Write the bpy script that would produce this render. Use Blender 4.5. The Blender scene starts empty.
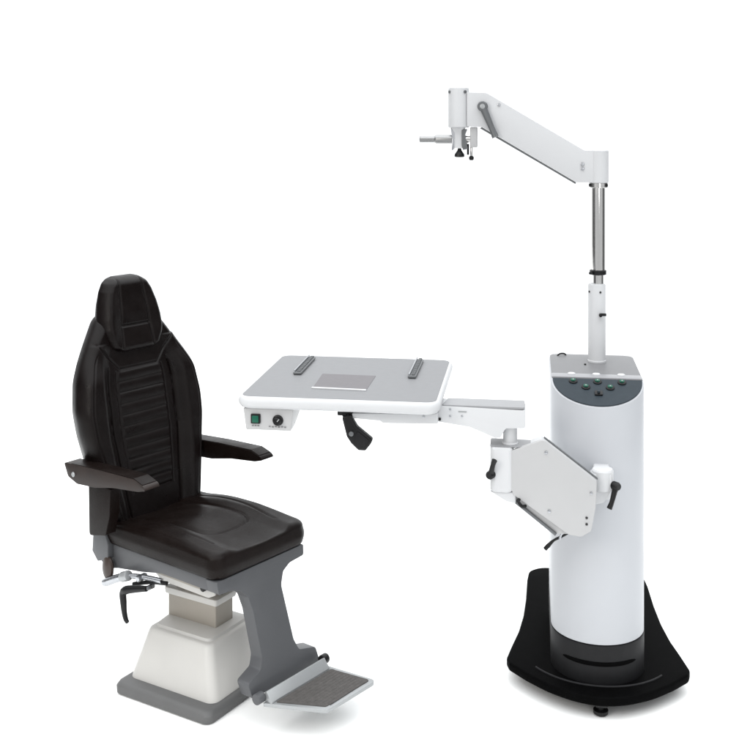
import bpy, bmesh, math
from mathutils import Vector, Matrix, Euler
R = math.radians
scene = bpy.context.scene
COL = scene.collection

# ------------------------------------------------------------------ materials
def mat(name, col, rough=.5, metal=0., spec=.5, noise=.0, nscale=30., bump=0., bscale=200., coat=0., emit=None, rvar=0., kind='noise'):
    m = bpy.data.materials.new(name); m.use_nodes = True
    nt = m.node_tree; b = nt.nodes['Principled BSDF']
    b.inputs['Base Color'].default_value = (*col, 1)
    b.inputs['Roughness'].default_value = rough
    b.inputs['Metallic'].default_value = metal
    b.inputs['Specular IOR Level'].default_value = spec
    if coat:
        b.inputs['Coat Weight'].default_value = coat; b.inputs['Coat Roughness'].default_value = .15
    tc = nt.nodes.new('ShaderNodeTexCoord')
    if noise or rvar:
        n = nt.nodes.new('ShaderNodeTexNoise'); n.inputs['Scale'].default_value = nscale; n.inputs['Detail'].default_value = 5
        nt.links.new(tc.outputs['Object'], n.inputs['Vector'])
        if noise:
            mp = nt.nodes.new('ShaderNodeMapRange')
            mp.inputs[1].default_value = .3; mp.inputs[2].default_value = .7
            mp.inputs[3].default_value = 1-noise; mp.inputs[4].default_value = 1+noise
            nt.links.new(n.outputs['Fac'], mp.inputs[0])
            mx = nt.nodes.new('ShaderNodeVectorMath'); mx.operation = 'SCALE'
            mx.inputs[0].default_value = col
            nt.links.new(mp.outputs[0], mx.inputs['Scale']); nt.links.new(mx.outputs[0], b.inputs['Base Color'])
        if rvar:
            m2 = nt.nodes.new('ShaderNodeMapRange'); m2.inputs[1].default_value = .3; m2.inputs[2].default_value = .7
            m2.inputs[3].default_value = rough-rvar; m2.inputs[4].default_value = rough+rvar
            nt.links.new(n.outputs['Fac'], m2.inputs[0]); nt.links.new(m2.outputs[0], b.inputs['Roughness'])
    if bump:
        if kind == 'leather':
            n2 = nt.nodes.new('ShaderNodeTexVoronoi'); n2.inputs['Scale'].default_value = bscale; out = n2.outputs['Distance']
        else:
            n2 = nt.nodes.new('ShaderNodeTexNoise'); n2.inputs['Scale'].default_value = bscale; n2.inputs['Detail'].default_value = 3; out = n2.outputs['Fac']
        nt.links.new(tc.outputs['Object'], n2.inputs['Vector'])
        bp = nt.nodes.new('ShaderNodeBump'); bp.inputs['Strength'].default_value = bump; bp.inputs['Distance'].default_value = .001
        nt.links.new(out, bp.inputs['Height']); nt.links.new(bp.outputs[0], b.inputs['Normal'])
    if emit:
        b.inputs['Emission Color'].default_value = (*emit[:3], 1); b.inputs['Emission Strength'].default_value = emit[3]
    return m

M = {}
M['floor'] = mat('white studio paper', (.96, .963, .955), .9, spec=.1)
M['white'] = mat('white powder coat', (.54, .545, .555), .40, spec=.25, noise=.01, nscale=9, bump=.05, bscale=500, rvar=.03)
M['column'] = mat('white enamel', (.445, .456, .478), .36, spec=.15, noise=.012, nscale=6, bump=.04, bscale=400, rvar=.03)
M['warmwhite'] = mat('warm white plastic', (.475, .465, .445), .4, spec=.4, noise=.02, nscale=8, bump=.05, bscale=400, rvar=.04)
M['beige'] = mat('beige plastic', (.29, .265, .23), .5, spec=.3, noise=.03, nscale=12, bump=.08)
M['plate'] = mat('light grey cover sheet', (.415, .415, .418), .42, spec=.4, noise=.015, nscale=9, bump=.05, rvar=.03)
M['greytop'] = mat('grey laminate', (.195, .197, .204), .5, spec=.3, noise=.02, nscale=40, bump=.06, bscale=700)
M['captop'] = mat('grey column cap', (.145, .145, .15), .4, spec=.4, noise=.02, nscale=20)
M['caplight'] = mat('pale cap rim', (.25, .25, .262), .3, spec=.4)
M['inset'] = mat('grey inset', (.145, .138, .145), .6, spec=.3, noise=.04, nscale=50)
M['panel'] = mat('slate control panel', (.026, .035, .043), .5, spec=.12, noise=.06, nscale=40)
M['black'] = mat('black plastic', (.006, .006, .0065), .38, spec=.25, noise=.1, nscale=60, bump=.1, bscale=500)
M['basebl'] = mat('black cast base', (.0022, .0022, .0023), .6, spec=.015, noise=.15, nscale=30, bump=.1, bscale=600)
M['skirt'] = mat('charcoal plastic', (.013, .013, .014), .5, spec=.15, noise=.08, nscale=30, bump=.1, bscale=400)
M['chrome'] = mat('chrome', (.62, .61, .60), .16, metal=1, rvar=.04, nscale=60)
M['steel'] = mat('brushed steel', (.42, .43, .45), .3, metal=1, rvar=.08, nscale=80)
M['satin'] = mat('satin nickel', (.30, .30, .30), .38, metal=1, rvar=.05, nscale=60)
M['armtop'] = mat('grey arm top', (.27, .272, .28), .42, spec=.3, noise=.02, nscale=30)
M['rail'] = mat('grey metal rail', (.12, .125, .13), .42, metal=.3, rvar=.08, nscale=80)
M['grey'] = mat('grey painted steel', (.077, .079, .084), .42, spec=.35, noise=.03, nscale=14, bump=.08, bscale=500, rvar=.05)
M['greybase'] = mat('grey moulded skirt', (.105, .105, .105), .5, spec=.3, noise=.05, nscale=20, bump=.12, bscale=400, rvar=.05)
M['leather'] = mat('dark brown leather', (.0060, .0036, .0030), .35, spec=.13, noise=.12, nscale=18, bump=.35, bscale=420, rvar=.07, kind='leather')
M['leather2'] = mat('black leather', (.0042, .0026, .0024), .33, spec=.15, noise=.12, nscale=18, bump=.35, bscale=420, rvar=.07, kind='leather')
M['armbrown'] = mat('brown arm shell', (.019, .0125, .0105), .42, spec=.25, noise=.2, nscale=20, bump=.15, bscale=400, rvar=.05)
M['brown'] = mat('brown plastic knob', (.03, .018, .013), .35, spec=.4)
M['green'] = mat('green lamp rocker', (.004, .075, .045), .35, spec=.25, emit=(.0, .35, .2, .05))
M['tread'] = mat('dark ribbed rubber', (.075, .070, .067), .65, spec=.2, noise=.15, nscale=60, bump=.3, bscale=300)
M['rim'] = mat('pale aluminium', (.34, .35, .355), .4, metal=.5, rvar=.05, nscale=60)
M['redmark'] = mat('small screw', (.05, .05, .05), .3, metal=.8)

# ------------------------------------------------------------------ helpers
def wm(o):
    m = Matrix.LocRotScale(o.location, o.rotation_euler, o.scale)
    return (wm(o.parent) @ m) if o.parent else m

def thing(name, label, cat, loc, rz):
    o = bpy.data.objects.new(name, None); COL.objects.link(o)
    o.location = loc; o.rotation_euler = (0, 0, rz); o.empty_display_size = .1
    o['label'] = label; o['category'] = cat
    return o

def obj(name, bm, m, parent=None, angle=38, label=None):
    """bm is in the coordinates of the THING; the mesh gets its own origin at its middle"""
    bmesh.ops.remove_doubles(bm, verts=bm.verts, dist=1e-5)
    bmesh.ops.recalc_face_normals(bm, faces=bm.faces)
    c = Vector((0, 0, 0))
    if parent:
        off = Vector((0, 0, 0)); p = parent
        while p and p.type == 'MESH':
            off += p.location; p = p.parent
        lo = Vector([min(v.co[i] for v in bm.verts) for i in range(3)])
        hi = Vector([max(v.co[i] for v in bm.verts) for i in range(3)])
        c = (lo+hi)/2
        for v in bm.verts: v.co -= c
    me = bpy.data.meshes.new(name); bm.to_mesh(me); bm.free()
    for p in me.polygons: p.use_smooth = True
    me.set_sharp_from_angle(angle=R(angle))
    me.materials.append(m)
    o = bpy.data.objects.new(name, me); COL.objects.link(o)
    if parent:
        o.parent = parent; o.location = c-off
    if label: o['label'] = label
    return o

def join(dst, src, mx=None):
    if mx: bmesh.ops.transform(src, matrix=mx, verts=src.verts)
    vm = {v: dst.verts.new(v.co) for v in src.verts}
    for f in src.faces:
        try: dst.faces.new([vm[v] for v in f.verts])
        except ValueError: pass
    src.free(); return dst

def frame(p, d, up=Vector((0, 0, 1))):
    d = Vector(d).normalized()
    if abs(d.dot(up)) > .98: up = Vector((1, 0, 0))
    x = up.cross(d).normalized(); y = d.cross(x)
    return Matrix(((x.x, y.x, d.x, p[0]), (x.y, y.y, d.y, p[1]), (x.z, y.z, d.z, p[2]), (0, 0, 0, 1)))

def lathe(prof, p=(0, 0, 0), d=(0, 0, 1), n=48):
    """prof = [(radius, along)] revolved about the axis d through p, ends closed"""
    bm = bmesh.new(); rings = []
    for r, h in prof:
        rings.append([bm.verts.new((r*math.cos(2*math.pi*k/n), r*math.sin(2*math.pi*k/n), h)) for k in range(n)])
    for a, b in zip(rings, rings[1:]):
        for k in range(n): bm.faces.new((a[k], a[(k+1) % n], b[(k+1) % n], b[k]))
    bm.faces.new(rings[0][::-1]); bm.faces.new(rings[-1])
    bmesh.ops.transform(bm, matrix=frame(p, d), verts=bm.verts)
    return bm

def cyl(a, b, r, bev=.002, n=40, r2=None):
    a = Vector(a); b = Vector(b); L = (b-a).length; r2 = r if r2 is None else r2
    return lathe([(r-bev, 0), (r-.3*bev, .3*bev), (r, bev), (r2, L-bev), (r2-.3*bev, L-.3*bev), (r2-bev, L)], a, b-a, n)

def tube(pts, r, n=16, sub=6):
    """round tube along a smooth path; r a number or list"""
    P = [Vector(p) for p in pts]; rs = r if isinstance(r, (list, tuple)) else [r]*len(P)
    path = []; rad = []
    for i in range(len(P)-1):
        p0 = P[max(i-1, 0)]; p1 = P[i]; p2 = P[i+1]; p3 = P[min(i+2, len(P)-1)]
        for s in range(sub):
            t = s/sub
            path.append(.5*((2*p1)+(-p0+p2)*t+(2*p0-5*p1+4*p2-p3)*t*t+(-p0+3*p1-3*p2+p3)*t**3)); rad.append(rs[i]*(1-t)+rs[i+1]*t)
    path.append(P[-1]); rad.append(rs[-1])
    bm = bmesh.new(); rings = []; up = Vector((0, .3, 1)).normalized()
    for i, p in enumerate(path):
        d = (path[min(i+1, len(path)-1)]-path[max(i-1, 0)]).normalized()
        x = up.cross(d)
        x = x.normalized() if x.length > .05 else Vector((1, 0, 0)); y = d.cross(x); up = y if y.length else up
        e = 1
        rings.append([bm.verts.new(p+rad[i]*e*(x*math.cos(2*math.pi*k/n)+y*math.sin(2*math.pi*k/n))) for k in range(n)])
    for a, b in zip(rings, rings[1:]):
        for k in range(n): bm.faces.new((a[k], a[(k+1) % n], b[(k+1) % n], b[k]))
    bm.faces.new(rings[0][::-1]); bm.faces.new(rings[-1])
    return bm

def bevel_all(bm, w, seg=3, ang=25):
    if w <= 0: return bm
    bmesh.ops.recalc_face_normals(bm, faces=bm.faces)
    es = [e for e in bm.edges if len(e.link_faces) == 2 and e.calc_face_angle() > R(ang)]
    bmesh.ops.bevel(bm, geom=es, offset=w, segments=seg, profile=.5, affect='EDGES', clamp_overlap=True)
    return bm

def prism(poly, o, ax, ay, t, bev=.002, seg=3):
    """polygon (a,b) placed at o + a*ax + b*ay and thickened by the vector t"""
    o = Vector(o); ax = Vector(ax); ay = Vector(ay); t = Vector(t)
    bm = bmesh.new()
    A = [bm.verts.new(o+ax*a+ay*b) for a, b in poly]; B = [bm.verts.new(v.co+t) for v in A]
    n = len(A); bm.faces.new(A); bm.faces.new(B[::-1])
    for k in range(n): bm.faces.new((A[k], B[k], B[(k+1) % n], A[(k+1) % n]))
    return bevel_all(bm, bev, seg)

def box(c, s, bev=.002, seg=3, rot=None):
    bm = bmesh.new(); bmesh.ops.create_cube(bm, size=1)
    bmesh.ops.scale(bm, vec=s, verts=bm.verts); bevel_all(bm, bev, seg)
    mx = Matrix.Translation(c)
    if rot: mx = mx @ Euler(rot).to_matrix().to_4x4()
    bmesh.ops.transform(bm, matrix=mx, verts=bm.verts); return bm

def round_poly(pts, r, seg=5):
    """2-D polygon with every corner rounded (r: one radius or one per corner)"""
    out = []; n = len(pts); rr = r if isinstance(r, (list, tuple)) else [r]*n
    for i in range(n):
        p = Vector(pts[i]); a = Vector(pts[i-1])-p; b = Vector(pts[(i+1) % n])-p
        la, lb = a.length, b.length
        if rr[i] <= 0 or la < 1e-6 or lb < 1e-6: out.append((p.x, p.y)); continue
        a /= la; b /= lb; ang = a.angle(b)
        k = min(rr[i]/max(math.tan(ang/2), 1e-3), .48*la, .48*lb)
        A = p+a*k; B = p+b*k
        for s in range(seg+1):
            t = s/seg; q = A*(1-t)**2+p*2*t*(1-t)+B*t*t; out.append((q.x, q.y))
    return out

def rrect(hx, hy, r, seg=8, per=1):
    """rounded rectangle loop with `per` points per straight side, constant count"""
    r = max(min(r, hx-1e-4, hy-1e-4), 1e-4); out = []
    cs = [(hx-r, hy-r, 0), (-(hx-r), hy-r, 90), (-(hx-r), -(hy-r), 180), (hx-r, -(hy-r), 270)]
    arcs = [[(cx+r*math.cos(R(a0+90*s/seg)), cy+r*math.sin(R(a0+90*s/seg))) for s in range(seg+1)] for cx, cy, a0 in cs]
    for i, A in enumerate(arcs):
        out += A; B = arcs[(i+1) % 4][0]; a = A[-1]
        for k in range(1, per): out.append((a[0]+(B[0]-a[0])*k/per, a[1]+(B[1]-a[1])*k/per))
    return out

def loft(secs, seg=8):
    """stack of rounded rectangles (z, hx, hy, r, cx, cy)"""
    bm = bmesh.new(); rings = []
    for z, hx, hy, r, cx, cy in secs:
        rings.append([bm.verts.new((x+cx, y+cy, z)) for x, y in rrect(hx, hy, r, seg)])
    n = len(rings[0])
    for a, b in zip(rings, rings[1:]):
        for k in range(n): bm.faces.new((a[k], a[(k+1) % n], b[(k+1) % n], b[k]))
    bm.faces.new(rings[0][::-1]); bm.faces.new(rings[-1]); return bm

def interp(tab, x):
    if x <= tab[0][0]: return tab[0][1]
    for (a, fa), (b, fb) in zip(tab, tab[1:]):
        if x <= b:
            t = (x-a)/(b-a); t = t*t*(3-2*t) if False else t
            return fa+(fb-fa)*t
    return tab[-1][1]

def smooth_tab(tab, n=80, it=3):
    a, b = tab[0][0], tab[-1][0]
    xs = [a+(b-a)*i/n for i in range(n+1)]; ys = [interp(tab, x) for x in xs]
    for _ in range(it): ys = [ys[0]]+[(ys[i-1]+2*ys[i]+ys[i+1])/4 for i in range(1, n)]+[ys[-1]]
    return list(zip(xs, ys))

def sst(a, b, x):
    t = min(max((x-a)/(b-a), 0), 1); return t*t*(3-2*t)
def groove(d, w=.0035): return math.exp(-(d/w)**2)

# ------------------------------------------------------------------ floor
bm = bmesh.new()
v = [bm.verts.new(p) for p in ((-3.2, 1.9, 0), (3.6, 1.9, 0), (4.6, 9, 0), (-4.2, 9, 0))]; bm.faces.new(v)
fl = obj('floor', bm, M['floor']); fl['kind'] = 'structure'

# ================================================================== CHAIR
chair = thing('examination_chair', 'dark brown leather examination chair with headrest, armrests and folding footrest on a white pedestal', 'chair', (-.575, 3.78, 0), R(-38))

# pedestal
def swivel(bm, a=R(7)):
    bmesh.ops.rotate(bm, verts=bm.verts, cent=(0, 0, 0), matrix=Matrix.Rotation(a, 3, 'Z')); return bm
cy = -.040
pb = obj('pedestal_base', swivel(loft([(.002, .196, .194, .024, 0, cy), (.006, .204, .202, .028, 0, cy), (.026, .205, .203, .028, 0, cy), (.038, .198, .196, .028, 0, cy), (.042, .188, .186, .028, 0, cy)])), M['greybase'], chair)
pc = obj('pedestal_cover', swivel(loft([(.038, .180, .160, .030, 0, -.03), (.041, .184, .163, .032, 0, -.03), (.050, .182, .161, .032, 0, -.03), (.12, .160, .144, .030, -.006, -.022),
     (.184, .141, .129, .028, -.011, -.014), (.192, .137, .125, .026, -.011, -.013), (.196, .131, .119, .025, -.011, -.013), (.1965, .122, .110, .022, -.011, -.013), (.204, .118, .104, .020, -.012, -.013), (.210, .108, .072, .018, -.02, -.009), (.212, .100, .05, .015, -.025, -.008)])), M['warmwhite'], chair, 30)
nk = obj('lift_neck', swivel(loft([(.195, .105, .047, .005, -.025, -.008), (.288, .105, .047, .005, -.025, -.008)])), M['beige'], chair, 30)
obj('collar', swivel(loft([(.284, .107, .049, .006, -.025, -.008), (.287, .113, .055, .008, -.025, -.008), (.300, .116, .058, .010, -.025, -.008), (.308, .115, .057, .010, -.025, -.008), (.311, .110, .052, .008, -.025, -.008)])), M['warmwhite'], nk, 30)
lp = obj('lift_head', loft([(.308, .088, .050, .006, -.02, 0), (.36, .088, .050, .006, -.02, 0), (.362, .11, .09, .008, 0, 0), (.432, .12, .10, .008, 0, 0)]), M['beige'], chair, 30)
bm = lathe([(.009, 0), (.011, .002), (.011, .014), (.008, .017)], (.135, -.137, .392), (0, -1, 0), 20)
obj('knob', bm, M['black'], lp)
obj('rail_plate', prism(round_poly([(-.09, .355), (.14, .355), (.17, .37), (.17, .425), (-.13, .425), (-.13, .38)], .006), (0, -.13, 0), (1, 0, 0), (0, 0, 1), (0, .008, 0), .002), M['warmwhite'], lp)
obj('slide_bar', prism(round_poly([(-.10, .378), (.11, .378), (.11, .392), (-.10, .392)], .004), (0, -.138, 0), (1, 0, 0), (0, 0, 1), (0, .007, 0), .0015), M['beige'], lp)

# seat frame
side = round_poly([(-.335, .482), (-.270, .487), (-.255, .464), (.255, .464), (.258, .425), (.0, .425), (-.10, .405), (-.219, .388), (-.285, .372), (-.322, .40)], [.006, .006, .01, 0, 0, .05, .05, .03, .02, .02])
bm = prism(side, (0, -.207, 0), (1, 0, 0), (0, 0, 1), (0, .012, 0), .002)
join(bm, prism(side, (0, .182, 0), (1, 0, 0), (0, 0, 1), (0, .012, 0), .002))
join(bm, box((-.03, -.0065, .455), (.56, .372, .012), .002))
sf = obj('seat_frame', bm, M['grey'], chair)

obj('upright_bracket', prism(round_poly([(-.325, .490), (-.258, .500), (-.245, .47), (-.245, .42), (-.300, .40), (-.330, .43)], .006), (0, -.232, 0), (1, 0, 0), (0, 0, 1), (0, .026, 0), .003), M['grey'], chair)
# mechanism under the seat
ms = tube([(-.262, -.235, .338), (-.245, -.235, .344), (-.20, -.235, .366), (-.15, -.235, .388)], [.011, .014, .014, .013], 18)
h1 = obj('release_handle', ms, M['steel'], chair)
obj('sleeve', cyl((-.165, -.235, .381), (-.13, -.235, .395), .017, .003), M['rim'], h1)
obj('pivot_rod', tube([(-.14, -.230, .390), (-.08, -.217, .397), (.0, -.205, .400)], .0085, 16), M['steel'], h1)
bm = lathe([(.0, 0), (.02, .002), (.03, .008), (.033, .014), (.03, .020), (.012, .026)], (-.250, -.212, .388), (0, -1, 0), 36)
bmesh.ops.scale(bm, vec=(.8, 1, 1.25), space=Matrix.Translation((.250, .212, -.388)), verts=bm.verts)
obj('recline_knob', bm, M['brown'], chair)
hg = obj('linkage', tube([(-.13, -.215, .36), (-.05, -.21, .385), (.02, -.20, .395)], .007, 12), M['black'], chair)
obj('linkage_bolt', cyl((-.085, -.20, .395), (-.085, -.238, .395), .011, .002, 6), M['steel'], hg)
obj('linkage_bolt', cyl((-.045, -.20, .372), (-.045, -.236, .372), .008, .002, 6), M['steel'], hg)
obj('lever', tube([(-.04, -.235, .374), (-.09, -.24, .362), (-.130, -.245, .350), (-.148, -.245, .336), (-.146, -.245, .305), (-.142, -.245, .275), (-.134, -.245, .252), (-.124, -.245, .243)], [.009, .012, .014, .012, .011, .009, .008, .006], 18), M['black'], chair)

# seat cushion : rings of a rounded rectangle with a relief on top
def cushion(hx, hy, rc, zb, zt, re, relief, cx=0, cy=0, seg=10, per=46, step=.004):
    bm = bmesh.new(); rings = []
    def ring(d, zf, grow=0):
        L = []
        for x, y in rrect(hx-d, hy-d, max(rc-d*.6, .012), seg, per):
            L.append(bm.verts.new((x+cx, y+cy, zf(x, y))))
        rings.append(L)
    k = .012
    for t in range(5):
        a = R(90*t/4); ring(k*(1-math.sin(a)), lambda x, y: zb+k*(1-math.cos(a)))
    for q in (.25, .5, .62, .75): ring(-.004*math.sin(q*math.pi), lambda x, y: zb+k+(zt-re-zb-k)*q-.0025*groove(q-.62, .08))
    for t in range(0, 9):
        a = R(90*t/8); d = re*(1-math.cos(a))
        ring(d, lambda x, y: zt-re+re*math.sin(a)+relief(x, y)*sst(0, 8, t))
    d = re+step
    while d < hy-.002:
        ring(d, lambda x, y: zt+relief(x, y)); d += step
    ring(d-step+.001, lambda x, y: zt+relief(x, 0))
    for q in rings[-1]: q.co.y = cy
    n = len(rings[0])
    for a, b in zip(rings, rings[1:]):
        for q in range(n): bm.faces.new((a[q], a[(q+1) % n], b[(q+1) % n], b[q]))
    bm.faces.new(rings[0][::-1]); return bm

def seat_relief(x, y):
    ay = abs(y)
    z = .012*sst(.10, .15, ay)-.006*(1-sst(.0, .12, ay))
    z -= .015*sst(.05, .27, x)*1.0                        # waterfall front
    z -= .026*sst(-.02, -.28, x)
    # sewn centre panel: a rounded tongue open to the rear
    qx = max(abs(x+.10)-.17, 0); qy = max(ay-.045, 0)
    sd = math.hypot(qx, qy)-.065
    z -= .0032*groove(sd, .004)
    z += .002*(1-sst(-.03, 0, sd))
    z -= .004*groove(ay-.165+.02*sst(.0, .2, x), .004)*(1-sst(.19, .21, x))
    z += .0008*math.sin(31*x+13*y)*math.sin(19*y-9*x)
    return z
sc = obj('seat_cushion', cushion(.288, .217, .045, .466, .549, .026, seat_relief, cx=-.016, cy=-.003), M['leather'], chair, 60)

# backrest
def uc(z): return -.285-.20*(z-.5)-.02*sst(1.0, 1.3, z)
BW = smooth_tab([(.475, .190), (.56, .208), (.70, .240), (.82, .264), (.90, .270), (1.0, .254), (1.06, .226), (1.12, .186), (1.17, .150), (1.22, .115)], 120, 10)
def back_front(v, z, W):
    av = abs(v)
    pan = sst(.56, .60, z)*(1-sst(1.025, 1.05, z))
    f = 0.
    vb = .145*min(1, W/.26)
    if z < 1.12:
        f += .034*sst(vb, vb+.05, av)*(1-.75*sst(.98, 1.1, z))      # side bolsters
    f += .010*sst(1.06, 1.16, z)
    inr = 1-sst(vb-.008, vb-.001, av)
    rib = abs(math.sin(math.pi*(z-.60)/.0385))**.42
    if .6 < z < 1.022:
        nar = 1-sst(vb*.72-.004, vb*.72, av)
        f += (.0075*rib-.004)*nar
        f -= .004*groove(av-vb*.76, .003)
    f -= .009*groove(av-vb-.002, .0045)*sst(.5, .53, z)*(1-sst(1.02, 1.05, z))
    # seams running from the panel to the shoulders
    d = (z-(1.025+1.1*max(0, av-.085)**1.0*(1 if av > .085 else 0)))
    f -= .006*groove(d, .005)*(1-sst(.16, .19, av))
    f -= .0045*groove(av-(W-.028), .003)*sst(.5, .6, z)*(1-sst(1.05, 1.1, z))
    f += .001*math.sin(37*z+9*v)*math.sin(29*v)
    return f

def slab(wtab, z0, z1, ucf, front, tf, tb, rt, rb, nz=260, nf=230, nb=40, edge=.03, tbf=lambda z: 1):
    """upright pad: closed sections stacked in z, front relief, rounded sides and ends"""
    bm = bmesh.new(); rings = []
    zs = [z0+(z1-z0)*i/nz for i in range(nz+1)]
    for z in zs:
        W = interp(wtab, z)
        et = 1.; 
        if z1-z < rt: q = 1-(z1-z)/rt; et = math.sqrt(max(1-q*q, 0))
        if z-z0 < rb: q = 1-(z-z0)/rb; et = min(et, math.sqrt(max(1-q*q, 0)))
        et = max(et, .02)
        L = []
        TF = tf*(et*.9+.1) ; TB = tb*tbf(z)*(et*.9+.1); Wq = W*(1-.10*(1-et)) if rt > .02 else W
        for i in range(nf+1):
            s = -1+2*i/nf; s = math.sin(s*math.pi/2)*.35+s*.65
            v = Wq*s; dd = Wq-abs(v); e = min(edge, Wq*.6)
            q = 1-min(dd/e, 1); r = math.sqrt(max(1-q*q, 0))
            L.append(bm.verts.new((ucf(z)+(TF+front(v, z, W)*et)*r, v, z)))
        for i in range(1, nb):
            s = 1-2*i/nb; v = Wq*s; dd = Wq-abs(v); q = 1-min(dd/.045, 1); r = math.sqrt(max(1-q*q, 0))
            L.append(bm.verts.new((ucf(z)-TB*r, v, z)))
        rings.append(L)
    n = len(rings[0])
    for a, b in zip(rings, rings[1:]):
        for k in range(n): bm.faces.new((a[k], a[(k+1) % n], b[(k+1) % n], b[k]))
    bm.faces.new(rings[0][::-1]); bm.faces.new(rings[-1]); return bm

br = obj('backrest', slab(BW, .478, 1.22, uc, back_front, .03, .060, .04, .03), M['leather2'], chair, 70)
HW = smooth_tab([(1.078, .060), (1.084, .088), (1.10, .112), (1.13, .127), (1.165, .133), (1.20, .132), (1.25, .123), (1.295, .109), (1.325, .092), (1.340, .074), (1.346, .05)], 160, 2)
def head_front(v, z, W):
    av = abs(v)
    f = .012*sst(.05, .12, av)*sst(1.10, 1.16, z)
    f -= .006*groove(av-.062+.08*(z-1.2), .004)*sst(1.08, 1.11, z)
    f -= .006*groove(z-1.175, .004)*(1-sst(.060, .066, av))
    f += .010*(1-(av/.15)**2)*sst(1.17, 1.23, z)
    return f
obj('headrest', slab(HW, 1.078, 1.346, lambda z: uc(z)+.010, head_front, .045, .048, .032, .03, nz=150, nf=150, tbf=lambda z: 1-.75*sst(1.16, 1.33, z)), M['leather2'], chair, 70)
# hard rear shell of the backrest
SW = smooth_tab([(.50, .19), (.8, .235), (.95, .22), (1.05, .13), (1.12, .08), (1.15, .06)], 60, 4)
obj('rear_shell', slab(SW, .50, 1.15, lambda z: uc(z)-.05, lambda v, z, W: 0, .02, .018, .03, .03, nz=60, nf=60), M['black'], br, 60)

# armrests with their uprights
arm_prof = round_poly([(-.397, .739), (-.20, .748), (-.03, .752), (.018, .738), (.028, .726), (-.01, .716), (-.13, .704), (-.23, .685), (-.325, .679), (-.374, .695)], [.006, .05, .05, .02, .01, .03, .05, .05, .03, .02])
for s, yo, yi in ((-1, -.300, -.238), (1, .296, .234)):
    a = obj('armrest', prism(arm_prof, (.002 if s < 0 else .005, yo, 0 if s < 0 else -.030), (1, 0, 0), (0, 0, 1), (0, yi-yo, 0), .008, 4), M['armbrown'] if s < 0 else M['leather'], chair,
            label='brown armrest shell with a pale bolt at its rear end' if s < 0 else 'black padded armrest on the far side')
    pad = round_poly([(-.36, .742), (-.20, .751), (-.03, .755), (.012, .742), (.010, .738), (-.03, .747), (-.2, .742), (-.36, .735)], .003)
    obj('arm_pad', prism(pad, (.002 if s < 0 else .005, yo-.002*s, 0 if s < 0 else -.030), (1, 0, 0), (0, 0, 1), (0, yi-yo+.004*s, 0), .002, 2), M['leather'], a)
    if s < 0:
        obj('bolt', lathe([(.0085, 0), (.0085, .003), (.006, .005)], (-.341, yo, .708), (0, -1, 0), 20), M['rim'], a)
    up = round_poly([(-.272, .512), (-.276, .69), (-.16, .69), (-.165, .60), (-.185, .530)], [.012, .0, .0, .05, .012])
    if s < 0: obj('armrest_upright', prism(up, (0, yo+.012*(-s), 0), (1, 0, 0), (0, 0, 1), (0, -.042*s, 0), .007, 4), M['leather'], chair)

# front leg that carries the footrest: a leaning plate
leg = [(-.212, .464), (.194, .464), (.186, .432), (.115, .428), (.078, .412), (.058, .375), (.068, .205), (.084, .168), (.160, .150), (.168, .105), (-.150, .105), (-.160, .150), (-.098, .170), (-.082, .20), (-.084, .34), (-.094, .385), (-.118, .412), (-.165, .425), (-.212, .428)]
leg = round_poly(leg, [.003, .003, .01, .03, .02, .03, .03, .02, .012, .006, .006, .012, .02, .03, .03, .02, .02, .01, .003], 4)
k = .27
bm = prism([(y, z-.464) for y, z in leg], (.266, 0, .464), (0, 1, 0), (-k, 0, 1), (-.05, 0, 0), .003, 3)
lg = obj('footrest_leg', bm, M['grey'], chair)
obj('hinge_barrel', cyl((.382, -.158, .112), (.382, -.128, .112), .017, .003), M['grey'], lg)
obj('hinge_barrel', cyl((.386, .150, .118), (.386, .176, .118), .016, .003), M['black'], lg)
# footrest
fr = round_poly([(.395, -.140), (.580, -.048), (.588, .190), (.395, .165)], [.004, .02, .02, .004])
ft = obj('footrest', prism(fr, (0, 0, .088), (1, 0, 0), (0, 1, 0), (0, 0, .011), .003), M['rim'], chair)
ins = round_poly([(.425, -.112), (.565, -.036), (.572, .176), (.425, .153)], [.004, .012, .012, .004])
bm = prism(ins, (0, 0, .0975), (1, 0, 0), (0, 1, 0), (0, 0, .004), .001, 1)
for i in range(11):
    x = .436+i*.0128; y0 = -.106+(x-.425)*.54+.012
    join(bm, box((x, (y0+.155)/2, .1016), (.0110, .155-y0, .0008), .0008, 1))
obj('tread', bm, M['tread'], ft)
hs = prism(round_poly([(.392, .098), (.392, .128), (.400, .132), (.422, .104), (.422, .098)], .002), (0, -.128, 0), (1, 0, 0), (0, 0, 1), (0, .278, 0), .0015, 2)
obj('hinge_strip', hs, M['rim'], ft)

# ================================================================== INSTRUMENT STAND
st = thing('instrument_stand', 'white instrument stand with a grey topped table arm, overhead arm and black base plate', 'stand', (.755, 3.74, 0), R(-8))

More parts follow.
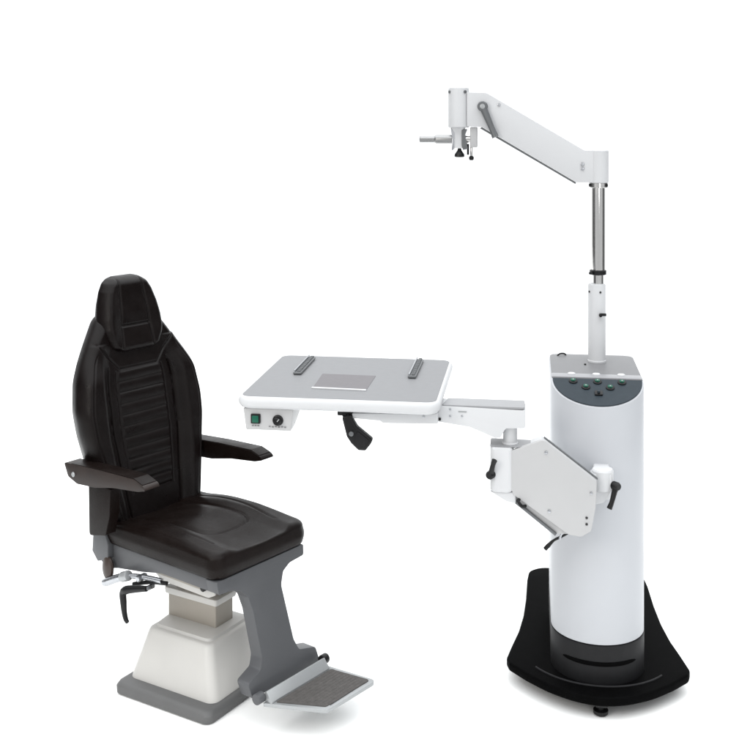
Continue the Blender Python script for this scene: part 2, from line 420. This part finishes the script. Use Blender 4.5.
half = [(0, -.240), (.085, -.222), (.17, -.172), (.24, -.108), (.296, -.045), (.306, -.010), (.288, .09), (.266, .20), (.250, .33), (.241, .48), (.237, .66), (.230, .745), (.185, .788), (.0, .796)]
pts = half+[(-x, y) for x, y in half[-2:0:-1]]
rad = [.3, .3, .3, .1, .03, .05, .5, .5, .5, .5, .05, .06, .08, 0]
rad = rad+rad[-2:0:-1]
bp = obj('base_plate', prism(round_poly(pts, rad, 4), (0, 0, .044), (1, 0, 0), (0, 1, 0), (0, 0, .030), .008, 4), M['basebl'], st, 30)
rib = [(.255*math.sin(R(a)), .075-.240*math.cos(R(a)), .0745) for a in range(-54, 55, 4)]
obj('edge_rib', tube(rib, .004, 10, 2), M['skirt'], bp)
for x, y in ((0, -.195), (-.16, .66), (.16, .66)):
    c = obj('foot', lathe([(.020, 0), (.024, .004), (.024, .014), (.010, .016), (.010, .04)], (x, y, .002), (0, 0, 1), 24), M['black'], bp)
obj('foot_bracket', box((0, -.205, .038), (.034, .03, .012), .003), M['black'], bp)

RC = .155
def dplan(r, yb, ch=.035, n=48, r0=0):
    L = [(r*math.cos(R(180+180*i/n)), r0+r*math.sin(R(180+180*i/n))) for i in range(n+1)]     # left side round the front to the right side
    return L+[(r, yb-ch), (r-.008, yb-.012), (r-ch, yb), (-(r-ch), yb), (-(r-.008), yb-.012), (-r, yb-ch)]
def extr(plan, zlo, zhi):
    bm = bmesh.new(); A = [bm.verts.new((x, y, zlo(x, y))) for x, y in plan]; B = [bm.verts.new((x, y, zhi(x, y))) for x, y in plan]
    n = len(A)
    for k in range(n): bm.faces.new((A[k], A[(k+1) % n], B[(k+1) % n], B[k]))
    return bm, A, B
YB = .385; SL = .055/RC
ztop = lambda x, y: 1.034+min(y, 0)*SL
bm, A, B = extr(dplan(RC, YB), lambda x, y: .203, ztop)
bm.faces.new(A[::-1]); bm.faces.new(B[:49]); bm.faces.new(B[48:]+[B[0]])
bevel_all(bm, .003, 3, 30)
cl = obj('column', bm, M['column'], st, 32)
bm, A, B = extr(dplan(RC+.001, YB+.001), lambda x, y: .07, lambda x, y: .2)
bm.faces.new(A[::-1]); bm.faces.new(B); bevel_all(bm, .003, 2, 40)
sk = obj('column_skirt', bm, M['skirt'], st, 32)
# arc slot on the skirt's front
bm = bmesh.new(); rows = []
for i in range(25):
    a = R(-48+96*i/24); w = .0055*math.sqrt(max(1-(abs(i-12)/12.0)**4, .0))+.0008
    x, y = math.sin(a), -math.cos(a)
    rows.append([bm.verts.new(((RC+q)*x, (RC+q)*y, .142+dz)) for q, dz in ((-.002, -w), (.004, -w), (.0055, 0), (.004, w), (-.002, w))])
for a, b in zip(rows, rows[1:]):
    for j in range(5): bm.faces.new((a[j], a[(j+1) % 5], b[(j+1) % 5], b[j]))
bm.faces.new(rows[0]); bm.faces.new(rows[-1][::-1])
obj('toe_slot', bm, M['basebl'], sk)

# cap of the column: grey sheet, paler front strip with three raised white ovals
cap = round_poly([(-.152, .055), (.152, .055), (.152, YB-.036), (.145, YB-.014), (.12, YB-.003), (-.12, YB-.003), (-.145, YB-.014), (-.152, YB-.036)], .004)
cp = obj('column_cap', prism(cap, (0, 0, 1.0345), (1, 0, 0), (0, 1, 0), (0, 0, .006), .002), M['captop'], cl)
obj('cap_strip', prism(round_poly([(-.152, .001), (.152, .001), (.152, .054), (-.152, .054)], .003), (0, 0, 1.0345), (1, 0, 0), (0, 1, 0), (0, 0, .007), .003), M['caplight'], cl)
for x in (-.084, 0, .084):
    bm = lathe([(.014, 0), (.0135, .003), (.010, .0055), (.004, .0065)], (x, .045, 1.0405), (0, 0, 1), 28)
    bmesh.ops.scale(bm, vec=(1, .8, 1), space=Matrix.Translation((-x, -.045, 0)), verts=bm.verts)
    obj('cap_oval', bm, M['white'], cl)
# sloped control panel
sl = Vector((0, -1, -SL)).normalized(); nrm = Vector((0, -SL, 1)).normalized()
O = Vector((0, 0, 1.034))
prad = RC-.006; lenf = math.sqrt(1+SL*SL)
pp = [(prad*math.cos(R(a)), -.003+prad*math.sin(R(a))*1.0) for a in range(180, 361, 4)]
bm = prism([(x, -y*lenf) for x, y in pp], O+nrm*.0005, (1, 0, 0), sl, nrm*.004, .001, 1)
pn = obj('control_panel', bm, M['panel'], st)
for (x, s) in ((-.081, .022), (0, .022), (.081, .022), (-.040, .056), (.040, .056)):
    c = O+Vector((x, 0, 0))+sl*s+nrm*.004
    b_ = obj('push_button', lathe([(.0145, 0), (.0145, .004), (.0115, .006), (.011, .0055)], c, nrm, 28), M['black'], pn)
    obj('button_lens', lathe([(.0085, 0), (.0085, .003), (.005, .0045)], c+nrm*.0052+Vector((0, .002, 0)), nrm, 20), M['green'], b_)
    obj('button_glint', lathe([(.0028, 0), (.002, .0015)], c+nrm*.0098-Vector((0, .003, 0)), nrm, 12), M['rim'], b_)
    obj('legend_mark', prism(round_poly([(-.008, -.0015), (.008, -.0015), (.008, .0015), (-.008, .0015)], .0007), c+sl*.02-nrm*.0002, (1, 0, 0), sl, nrm*.0006, 0), M['inset'], pn)
c = O+sl*.092+nrm*.004
b_ = obj('rocker_switch', prism(round_poly([(-.013, -.012), (.013, -.012), (.013, .012), (-.013, .012)], .003), c, (1, 0, 0), sl, nrm*.006, .001), M['black'], pn)
obj('switch_lever', box(tuple(c+nrm*.009), (.009, .014, .008), .002), M['panel'], b_)
obj('cap_screw', cyl((-.03, .20, 1.0405), (-.03, .20, 1.045), .004, .001, 12), M['black'], cl)
obj('cap_hook', tube([(-.125, .345, 1.04), (-.115, .35, 1.047), (-.10, .36, 1.046), (-.092, .36, 1.041)], .003, 10), M['black'], cl)

# pole
PY = .265; PX = .018
pt = obj('pole_tube', lathe([(.033, 1.040), (.033, 1.046), (.0315, 1.048), (.0315, 1.318), (.029, 1.323), (.02, 1.325)], (PX-.003, PY, 0), (0, 0, 1)), M['white'], st, 30)
obj('clamp_screw', cyl((PX+.008, PY-.026, 1.215), (PX+.008, PY-.047, 1.215), .006, .001, 16), M['black'], pt)
obj('clamp_tab', box((PX+.018, PY-.044, 1.218), (.02, .007, .01), .002), M['black'], pt)
for a in (-60, 20): 
    obj('tube_screw', cyl((PX-.003+.030*math.sin(R(a)), PY-.030*math.cos(R(a)), 1.296), (PX-.003+.034*math.sin(R(a)), PY-.034*math.cos(R(a)), 1.296), .004, .001, 12), M['redmark'], pt)
cm = obj('chrome_pole', lathe([(.019, 1.32), (.019, 1.366), (.024, 1.366), (.0245, 1.368), (.0245, 1.69)], (PX+.002, PY, 0), (0, 0, 1)), M['chrome'], st, 30)
cr = obj('stop_ring', lathe([(.026, 1.356), (.030, 1.358), (.030, 1.372), (.026, 1.374)], (PX+.001, PY, 0), (0, 0, 1)), M['black'], st, 30)
obj('ring_screw', cyl((PX-.02, PY-.024, 1.365), (PX-.03, PY-.036, 1.365), .005, .001, 12), M['black'], cr)

# overhead arm
prof = round_poly([(-.455, 2.020), (-.384, 2.018), (-.031, 1.808), (.02, 1.808), (.02, 1.692), (-.058, 1.692), (-.400, 1.893), (-.455, 1.895)], [.002, .03, .02, 0, 0, .012, .012, .002], 4)
ua = obj('overhead_arm', prism(prof, (0, PY-.030, 0), (1, 0, 0), (0, 0, 1), (0, .060, 0), .004, 3), M['white'], st, 30)
bm = lathe([(.033, 1.690), (.0365, 1.693), (.0365, 1.806), (.034, 1.809), (.02, 1.810)], (PX+.003, PY, 0), (0, 0, 1))
obj('arm_hub', bm, M['white'], ua, 30)
obj('hub_ring', lathe([(.030, 1.672), (.034, 1.674), (.034, 1.689), (.030, 1.692)], (PX+.003, PY, 0), (0, 0, 1)), M['chrome'], ua, 30)
for a in (-62, 50):
    obj('hub_screw', cyl((PX+.003+.032*math.sin(R(a)), PY-.032*math.cos(R(a)), 1.682), (PX+.003+.038*math.sin(R(a)), PY-.038*math.cos(R(a)), 1.682), .006, .001, 12), M['black'], ua)
obj('under_strip', prism([(-.402, 1.892), (-.06, 1.691), (-.063, 1.686), (-.408, 1.888)], (0, PY-.024, 0), (1, 0, 0), (0, 0, 1), (0, .048, 0), 0), M['rail'], ua)
hd = obj('arm_head', lathe([(.034, 1.890), (.0385, 1.893), (.0385, 2.030), (.037, 2.036), (.03, 2.040), (.012, 2.041)], (-.487, PY, 0), (0, 0, 1)), M['white'], ua, 30)
for a in (-55, 40):
    x = -.487+.034*math.sin(R(a)); y = PY-.034*math.cos(R(a))
    obj('head_screw', cyl((x, y, 2.022), (x+.008*math.sin(R(a)), y-.008*math.cos(R(a)), 2.022), .006, .001, 14), M['rail'], ua)
# clamping lever on the arm's side
ly = PY-.031
a = Vector((-.397, ly-.012, 1.968)); b = Vector((-.350, ly-.018, 1.856))
bm = tube([a, a.lerp(b, .3), a.lerp(b, .7), b], [.013, .0125, .0105, .013], 18)
lv = obj('clamp_lever', bm, M['rail'], ua)
obj('lever_hub', lathe([(.016, 0), (.019, .003), (.019, .018), (.016, .022)], (a.x, ly-.001, a.z), (0, -1, 0), 28), M['rail'], ua)
obj('lever_cap', lathe([(.010, 0), (.009, .003), (.004, .004)], (a.x, ly-.0225, a.z), (0, -1, 0), 24), M['rim'], ua)
obj('arm_screw', cyl((-.338, ly, 1.974), (-.338, ly-.003, 1.974), .0055, .001, 16), M['steel'], ua)
for z in (1.758, 1.742):
    obj('arm_screw', cyl((-.038, ly, z), (-.038, ly-.004, z), .0065, .001, 16), M['steel'], ua)
# fittings below the head
fk = obj('fork_block', loft([(1.815, .020, .016, .006, -.489, PY), (1.87, .020, .016, .006, -.489, PY), (1.889, .026, .022, .01, -.489, PY), (1.893, .026, .022, .01, -.489, PY)]), M['white'], ua, 30)
obj('holder_rod', lathe([(.010, 0), (.012, .002), (.012, .055), (.015, .060), (.0165, .064), (.0165, .12)], (-.632, PY, 1.847), (1, 0, 0), 32), M['satin'], ua, 30)
obj('fork_plate', prism(round_poly([(-.517, 1.892), (-.503, 1.872), (-.503, 1.812), (-.512, 1.805), (-.508, 1.845)], .002), (0, PY-.02, 0), (1, 0, 0), (0, 0, 1), (0, .04, 0), .001), M['steel'], ua)
obj('fork_plate', prism(round_poly([(-.475, 1.885), (-.455, 1.885), (-.463, 1.865), (-.452, 1.812), (-.470, 1.808), (-.475, 1.825)], .003), (0, PY-.02, 0), (1, 0, 0), (0, 0, 1), (0, .04, 0), .001), M['rail'], ua)
obj('cross_rod', lathe([(.013, 0), (.013, .03), (.010, .032), (.010, .05)], (-.468, PY, 1.847), (1, 0, 0), 28), M['chrome'], ua, 30)
obj('side_block', box((-.431, PY, 1.855), (.026, .04, .075), .004), M['plate'], ua)
obj('thumb_knob', lathe([(.006, 0), (.008, -.008), (.018, -.022), (.019, -.030), (.015, -.033)][::-1], (-.484, PY, 1.814), (0, 0, 1), 12), M['black'], ua, 20)
obj('pin', cyl((-.452, PY-.01, 1.83), (-.452, PY-.01, 1.79), .004, .001, 12), M['black'], ua)
obj('pin', cyl((-.440, PY, 1.82), (-.440, PY, 1.785), .0045, .001, 12), M['chrome'], ua)
obj('pin_knob', lathe([(.006, 0), (.009, .004), (.009, .012), (.005, .016)], (-.440, PY, 1.770), (0, 0, 1), 20), M['black'], ua)

# lift link (parallelogram arm) between column and table post
lk = round_poly([(-.183, .909), (-.018, .785), (-.022, .700), (-.036, .626), (-.067, .606), (-.105, .611), (-.279, .730), (-.290, .765), (-.290, .866)], [.02, .02, .01, .01, .02, .02, .02, .01, .01], 4)
YL = -.300
li = obj('lift_link', prism(lk, (0, YL, 0), (1, 0, 0), (0, 0, 1), (0, .016, 0), .003), M['plate'], st, 30)
inner = round_poly([(-.19, .897), (-.03, .779), (-.034, .70), (-.048, .635), (-.075, .618), (-.11, .626), (-.27, .732), (-.27, .86)], .01)
obj('link_core', prism(inner, (0, YL+.017, 0), (1, 0, 0), (0, 0, 1), (0, .075, 0), .004), M['white'], li)
obj('top_strip', prism([(-.181, .912), (-.014, .787), (-.016, .783), (-.183, .908)], (0, YL+.016, 0), (1, 0, 0), (0, 0, 1), (0, .012, 0), .001), M['rail'], li)
obj('under_channel', prism(round_poly([(-.346, .766), (-.285, .706), (-.172, .626), (-.138, .606), (-.100, .608), (-.275, .738)], .004), (0, YL+.019, 0), (1, 0, 0), (0, 0, 1), (0, .07, 0), .003), M['plate'], li)
obj('under_tube', tube([(-.318, YL+.016, .738), (-.21, YL+.014, .656), (-.145, YL+.014, .606)], .0055, 14, 3), M['rail'], li)
for x, z, r_, mm in ((-.176, .868, .0055, 'steel'), (-.036, .746, .0045, 'steel'), (-.166, .683, .0055, 'steel'), (-.050, .668, .004, 'redmark'), (-.050, .648, .004, 'redmark')):
    obj('link_screw', cyl((x, YL, z), (x, YL-.003, z), r_, .001, 16), M[mm], li)
obj('cable', tube([(-.255, YL+.012, .718), (-.262, YL-.006, .712), (-.252, YL-.010, .698), (-.240, YL+.006, .694)], .005, 10), M['black'], li)
obj('cable', tube([(-.087, YL+.02, .615), (-.105, YL+.03, .607), (-.13, YL+.05, .585), (-.15, YL+.06, .57), (-.168, YL+.06, .552), (-.178, YL+.06, .540)], [.004, .004, .0045, .004, .007, .007], 12), M['black'], li)
obj('cable_tie', tube([(-.118, YL+.03, .608), (-.128, YL+.035, .598), (-.132, YL+.035, .584)], .0035, 10), M['steel'], li)
# post block at the left end
pbk = loft([(.735, .033, .045, .02, -.315, YL+.045), (.742, .037, .05, .02, -.315, YL+.045), (.872, .037, .05, .02, -.315, YL+.045), (.878, .034, .047, .02, -.315, YL+.045)])
po = obj('post_block', pbk, M['white'], li, 30)
obj('block_wedge', prism([(-.352, .735), (-.27, .735), (-.27, .700), (-.30, .705)], (0, YL+.004, 0), (1, 0, 0), (0, 0, 1), (0, .08, 0), .004), M['white'], li)
obj('block_top', prism(round_poly([(-.352, 0), (-.262, 0), (-.180, .028), (-.200, .085), (-.352, .088)], .006), (0, YL+.002, .8785), (1, 0, 0), (0, 1, 0), (0, 0, .003), .001), M['armtop'], li)
ps = obj('table_post', lathe([(.026, .872), (.026, .884), (.0225, .887), (.0225, .955)], (-.289, YL+.04, 0), (0, 0, 1)), M['white'], st, 30)
# hub at the column
hb = obj('link_hub', lathe([(.030, .735), (.034, .738), (.034, .797), (.031, .802), (.02, .803)], (.004, -.225, 0), (0, 0, 1)), M['white'], st, 30)
obj('hub_arm', box((.004, -.175, .745), (.052, .06, .10), .006), M['white'], hb)
obj('hub_web', prism(round_poly([(-.034, .790), (.030, .790), (.036, .748), (.006, .700), (-.034, .690)], [0, 0, .02, .01, 0]), (0, -.252, 0), (1, 0, 0), (0, 0, 1), (0, .055, 0), .005), M['white'], hb)
# ratchet handles
def ratchet(parent, c, tip, d=(0, -1, 0)):
    c = Vector(c); tip = Vector(tip); d = Vector(d).normalized()
    o = obj('clamp_handle', tube([c+d*.014, c+d*.018+(tip-c)*.25, c+d*.026+(tip-c)*.7, tip+d*.028], [.012, .009, .0075, .009], 16), M['black'], parent)
    obj('handle_hub', lathe([(.011, 0), (.0135, .003), (.0135, .020), (.010, .026)], c, d, 24), M['black'], o)
    return o
ratchet(po, (-.344, YL+.004, .792), (-.324, YL-.005, .845), (-.45, -.9, 0))
ratchet(hb, (.034, -.245, .757), (.002, -.250, .690), (.7, -.7, 0))

# table arm: a deep bent cover with a grey top
tp = round_poly([(-.515, 1.004), (-.240, .998), (-.240, .942), (-.300, .940), (-.306, .934), (-.318, .910), (-.335, .908), (-.415, .940), (-.515, .953)], [.002, .006, .008, .003, .003, .006, .01, .05, .002], 4)
ta = obj('table_arm', prism(tp, (0, -.305, 0), (1, 0, 0), (0, 0, 1), (0, .10, 0), .004), M['white'], st, 30)
obj('arm_top', prism(round_poly([(-.505, -.302), (-.243, -.302), (-.243, -.210), (-.49, -.21)], .008), (0, 0, 1.0), (1, 0, 0), (0, 1, 0), (0, 0, .0075), .002), M['armtop'], ta)
bm = ta  # screws and the grommet on the arm's face
for x, z in ((-.478, .994), (-.478, .972), (-.44, .974)):
    obj('arm_screw', cyl((x, -.305, z), (x, -.3075, z), .0035, .0008, 14), M['steel'], ta)
obj('arm_label', prism(round_poly([(-.452, .986), (-.425, .986), (-.425, .990), (-.452, .990)], .0015), (0, -.305, 0), (1, 0, 0), (0, 0, 1), (0, -.001, 0), 0), M['rim'], ta)
obj('grommet', box((-.517, -.303, .962), (.020, .012, .009), .002), M['black'], ta)
obj('arm_bracket', prism(round_poly([(-.82, .975), (-.515, .985), (-.515, .952), (-.69, .948), (-.70, .955), (-.82, .962)], .004), (0, -.33, 0), (1, 0, 0), (0, 0, 1), (0, .22, 0), .005), M['white'], ta, 30)
obj('bracket_screw', cyl((-.56, -.33, .975), (-.56, -.333, .975), .004, .001, 14), M['steel'], ta)

# tabletop : rounded tray, white rim, grey surface
tx, ty = (-1.147-.505)/2, (-.420+.222)/2; hx, hy = .323, .322
secs = [(1.000, hx-.018, hy-.018, .03), (1.004, hx-.008, hy-.008, .036), (1.014, hx-.001, hy-.001, .042), (1.024, hx, hy, .042), (1.034, hx-.003, hy-.003, .042), (1.039, hx-.009, hy-.009, .038), (1.040, hx-.014, hy-.014, .034)]
tt = obj('tabletop', loft([(z, a, b, r, tx, ty) for z, a, b, r in secs], 10), M['white'], st, 60)
ws = obj('work_surface', loft([(1.0395, hx-.012, hy-.012, .034, tx, ty), (1.0408, hx-.013, hy-.013, .034, tx, ty)], 10), M['greytop'], tt)
sq = [(-.929, -.275), (-.751, -.285), (-.748, -.080), (-.935, -.074)]
obj('inset_plate', prism(round_poly(sq, .003), (0, 0, 1.0406), (1, 0, 0), (0, 1, 0), (0, 0, .0012), 0), M['inset'], ws)
obj('inset_lip', prism(round_poly([(-.932, -.287), (-.750, -.297), (-.750, -.287), (-.931, -.277)], .002), (0, 0, 1.0406), (1, 0, 0), (0, 1, 0), (0, 0, .0045), .001, 1), M['white'], ws)
# slide rails
for x0, y0, y1 in ((-1.018, -.105, .155), (-.622, -.105, .170)):
    r_ = obj('slide_rail', box((x0, (y0+y1)/2, 1.0465), (.028, y1-y0, .009), .003), M['rail'], tt)
    bm = bmesh.new()
    for i in range(16):
        join(bm, box((x0+.004, y0+.012+i*(y1-y0-.024)/15, 1.053), (.012, .006, .006), .001, 1))
    obj('rack_teeth', bm, M['rail'], r_)
    obj('rail_lip', box((x0-.009, (y0+y1)/2, 1.0535), (.005, y1-y0-.01, .010), .0015), M['steel'], r_)
# switch box under the table's left end
bx = round_poly([(-1.128, .999), (-.965, .999), (-.975, .930), (-1.118, .930)], [0, 0, .006, .006])
bm = bmesh.new()
F = [(-1.130, -.400, .9995), (-.968, -.400, .9995), (-.976, -.396, .930), (-1.122, -.396, .930)]
Bk = [(-1.130, -.190, .9995), (-.968, -.190, .9995), (-.978, -.330, .930), (-1.120, -.330, .930)]
a = [bm.verts.new(p) for p in F]; b = [bm.verts.new(p) for p in Bk]
bm.faces.new(a); bm.faces.new(b[::-1])
for q in range(4): bm.faces.new((a[q], b[q], b[(q+1) % 4], a[(q+1) % 4]))
bevel_all(bm, .003, 3)
sb = obj('switch_box', bm, M['plate'], st)
rk = obj('rocker_switch', box((-1.089, -.4005, .967), (.031, .010, .031), .003), M['black'], sb)
obj('rocker', box((-1.089, -.4065, .967), (.021, .006, .022), .002, rot=(R(6), 0, 0)), M['green'], sb, label='green illuminated rocker')
kn = obj('dimmer_knob', lathe([(.0165, 0), (.0175, .002), (.0165, .006), (.0125, .008), (.0115, .020), (.009, .022)], (-1.017, -.3975, .964), (0, -1, 0), 28), M['black'], sb)
obj('knob_pointer', box((-1.012, -.4205, .969), (.003, .003, .010), .0008, rot=(0, R(40), 0)), M['rim'], sb)
for i in range(3):
    obj('legend_mark', box((-1.099+i*.009, -.398, .944), (.006, .002, .0022), 0), M['captop'], sb)
for i in range(6):
    obj('legend_mark', box((-1.044+i*.010, -.398, .943-.001*(i % 2)), (.006, .002, .0022), 0), M['captop'], sb)
# black clamp lever hanging under the table
cb = obj('table_clamp', prism(round_poly([(-.838, .998), (-.795, .998), (-.787, .965), (-.800, .935), (-.815, .95), (-.822, .968), (-.838, .968)], .004), (0, -.33, 0), (1, 0, 0), (0, 0, 1), (0, .045, 0), .004), M['black'], st)
gp = prism(round_poly([(-.822, .968), (-.795, .975), (-.772, .937), (-.722, .898), (-.728, .884), (-.745, .862), (-.768, .862), (-.792, .884), (-.806, .905)], [.01, .01, .01, .008, .006, .008, .008, .01, .01]), (0, -.345, 0), (1, 0, 0), (0, 0, 1), (0, .03, 0), .006, 3)
g = obj('lever_grip', gp, M['black'], cb)
obj('grip_insert', prism(round_poly([(-.770, .925), (-.733, .897), (-.752, .873), (-.770, .876), (-.782, .895)], .006), (0, -.348, 0), (1, 0, 0), (0, 0, 1), (0, .006, 0), .002), M['skirt'], cb)
obj('grip_pivot', cyl((-.790, -.352, .916), (-.790, -.31, .916), .008, .002, 16), M['rail'], cb)

# ------------------------------------------------------------------ studio light
w = bpy.data.worlds.new('World'); scene.world = w; w.use_nodes = True
nt = w.node_tree; bg = nt.nodes['Background']
tc = nt.nodes.new('ShaderNodeTexCoord'); sp = nt.nodes.new('ShaderNodeSeparateXYZ'); nt.links.new(tc.outputs['Generated'], sp.inputs[0])
# white ahead, sides and rear darkened for reflections, bright zenith added for the floor
m0 = nt.nodes.new('ShaderNodeMapRange'); m0.inputs[1].default_value = -1; m0.inputs[2].default_value = 1
nt.links.new(sp.outputs['Y'], m0.inputs[0])
m1 = nt.nodes.new('ShaderNodeFloatCurve'); cv = m1.mapping.curves[0]
PTS = [(0, .36), (.22, .40), (.36, .10), (.52, .07), (.64, .09), (.76, .17), (.85, .64), (.88, .66), (1, .66)]
cv.points[0].location = PTS[0]; cv.points[1].location = PTS[-1]
for q in PTS[1:-1]: cv.points.new(*q)
for q in cv.points: q.handle_type = 'VECTOR'
m1.mapping.update(); nt.links.new(m0.outputs[0], m1.inputs['Value'])
m3 = nt.nodes.new('ShaderNodeMath'); m3.operation = 'MULTIPLY'; m3.inputs[1].default_value = 2.0
nt.links.new(m1.outputs[0], m3.inputs[0])
m2 = nt.nodes.new('ShaderNodeMapRange'); m2.interpolation_type = 'SMOOTHSTEP'
m2.inputs[1].default_value = .45; m2.inputs[2].default_value = .75; m2.inputs[3].default_value = 0; m2.inputs[4].default_value = 3.1
nt.links.new(sp.outputs['Z'], m2.inputs[0])
ad = nt.nodes.new('ShaderNodeMath'); ad.operation = 'MAXIMUM'
nt.links.new(m3.outputs[0], ad.inputs[0]); nt.links.new(m2.outputs[0], ad.inputs[1])
bg.inputs['Color'].default_value = (.965, .985, 1, 1)
nt.links.new(ad.outputs[0], bg.inputs['Strength'])

def area(name, loc, target, size, power, col=(1, 1, 1), sy=None):
    l = bpy.data.lights.new(name, 'AREA'); l.energy = power; l.color = col; l.size = size
    if sy: l.shape = 'RECTANGLE'; l.size_y = sy
    o = bpy.data.objects.new(name, l); COL.objects.link(o); o.location = loc
    o.rotation_euler = (Vector(target)-Vector(loc)).to_track_quat('-Z', 'Y').to_euler()
    return o
area('key_softbox', (-2.6, .4, 2.6), (-.2, 3.7, .6), 1.4, 48, (1, .95, .89))
area('front_softbox', (1.2, -.6, 1.9), (.7, 3.7, .9), 1.0, 18, (1, 1, 1), 1.6)

# ------------------------------------------------------------------ camera
cd = bpy.data.cameras.new('camera'); cam = bpy.data.objects.new('camera', cd); COL.objects.link(cam)
cam.location = (0, 0, 1.9); cam.rotation_euler = (R(90), 0, 0)
cd.sensor_width = 36; cd.lens = 36*1100/750; cd.shift_y = -250/750; cd.clip_end = 1000; cd.clip_start = .05
scene.camera = cam
scene.view_settings.view_transform = 'Standard'; scene.view_settings.look = 'None'
scene.view_settings.exposure = 0; scene.view_settings.gamma = 1
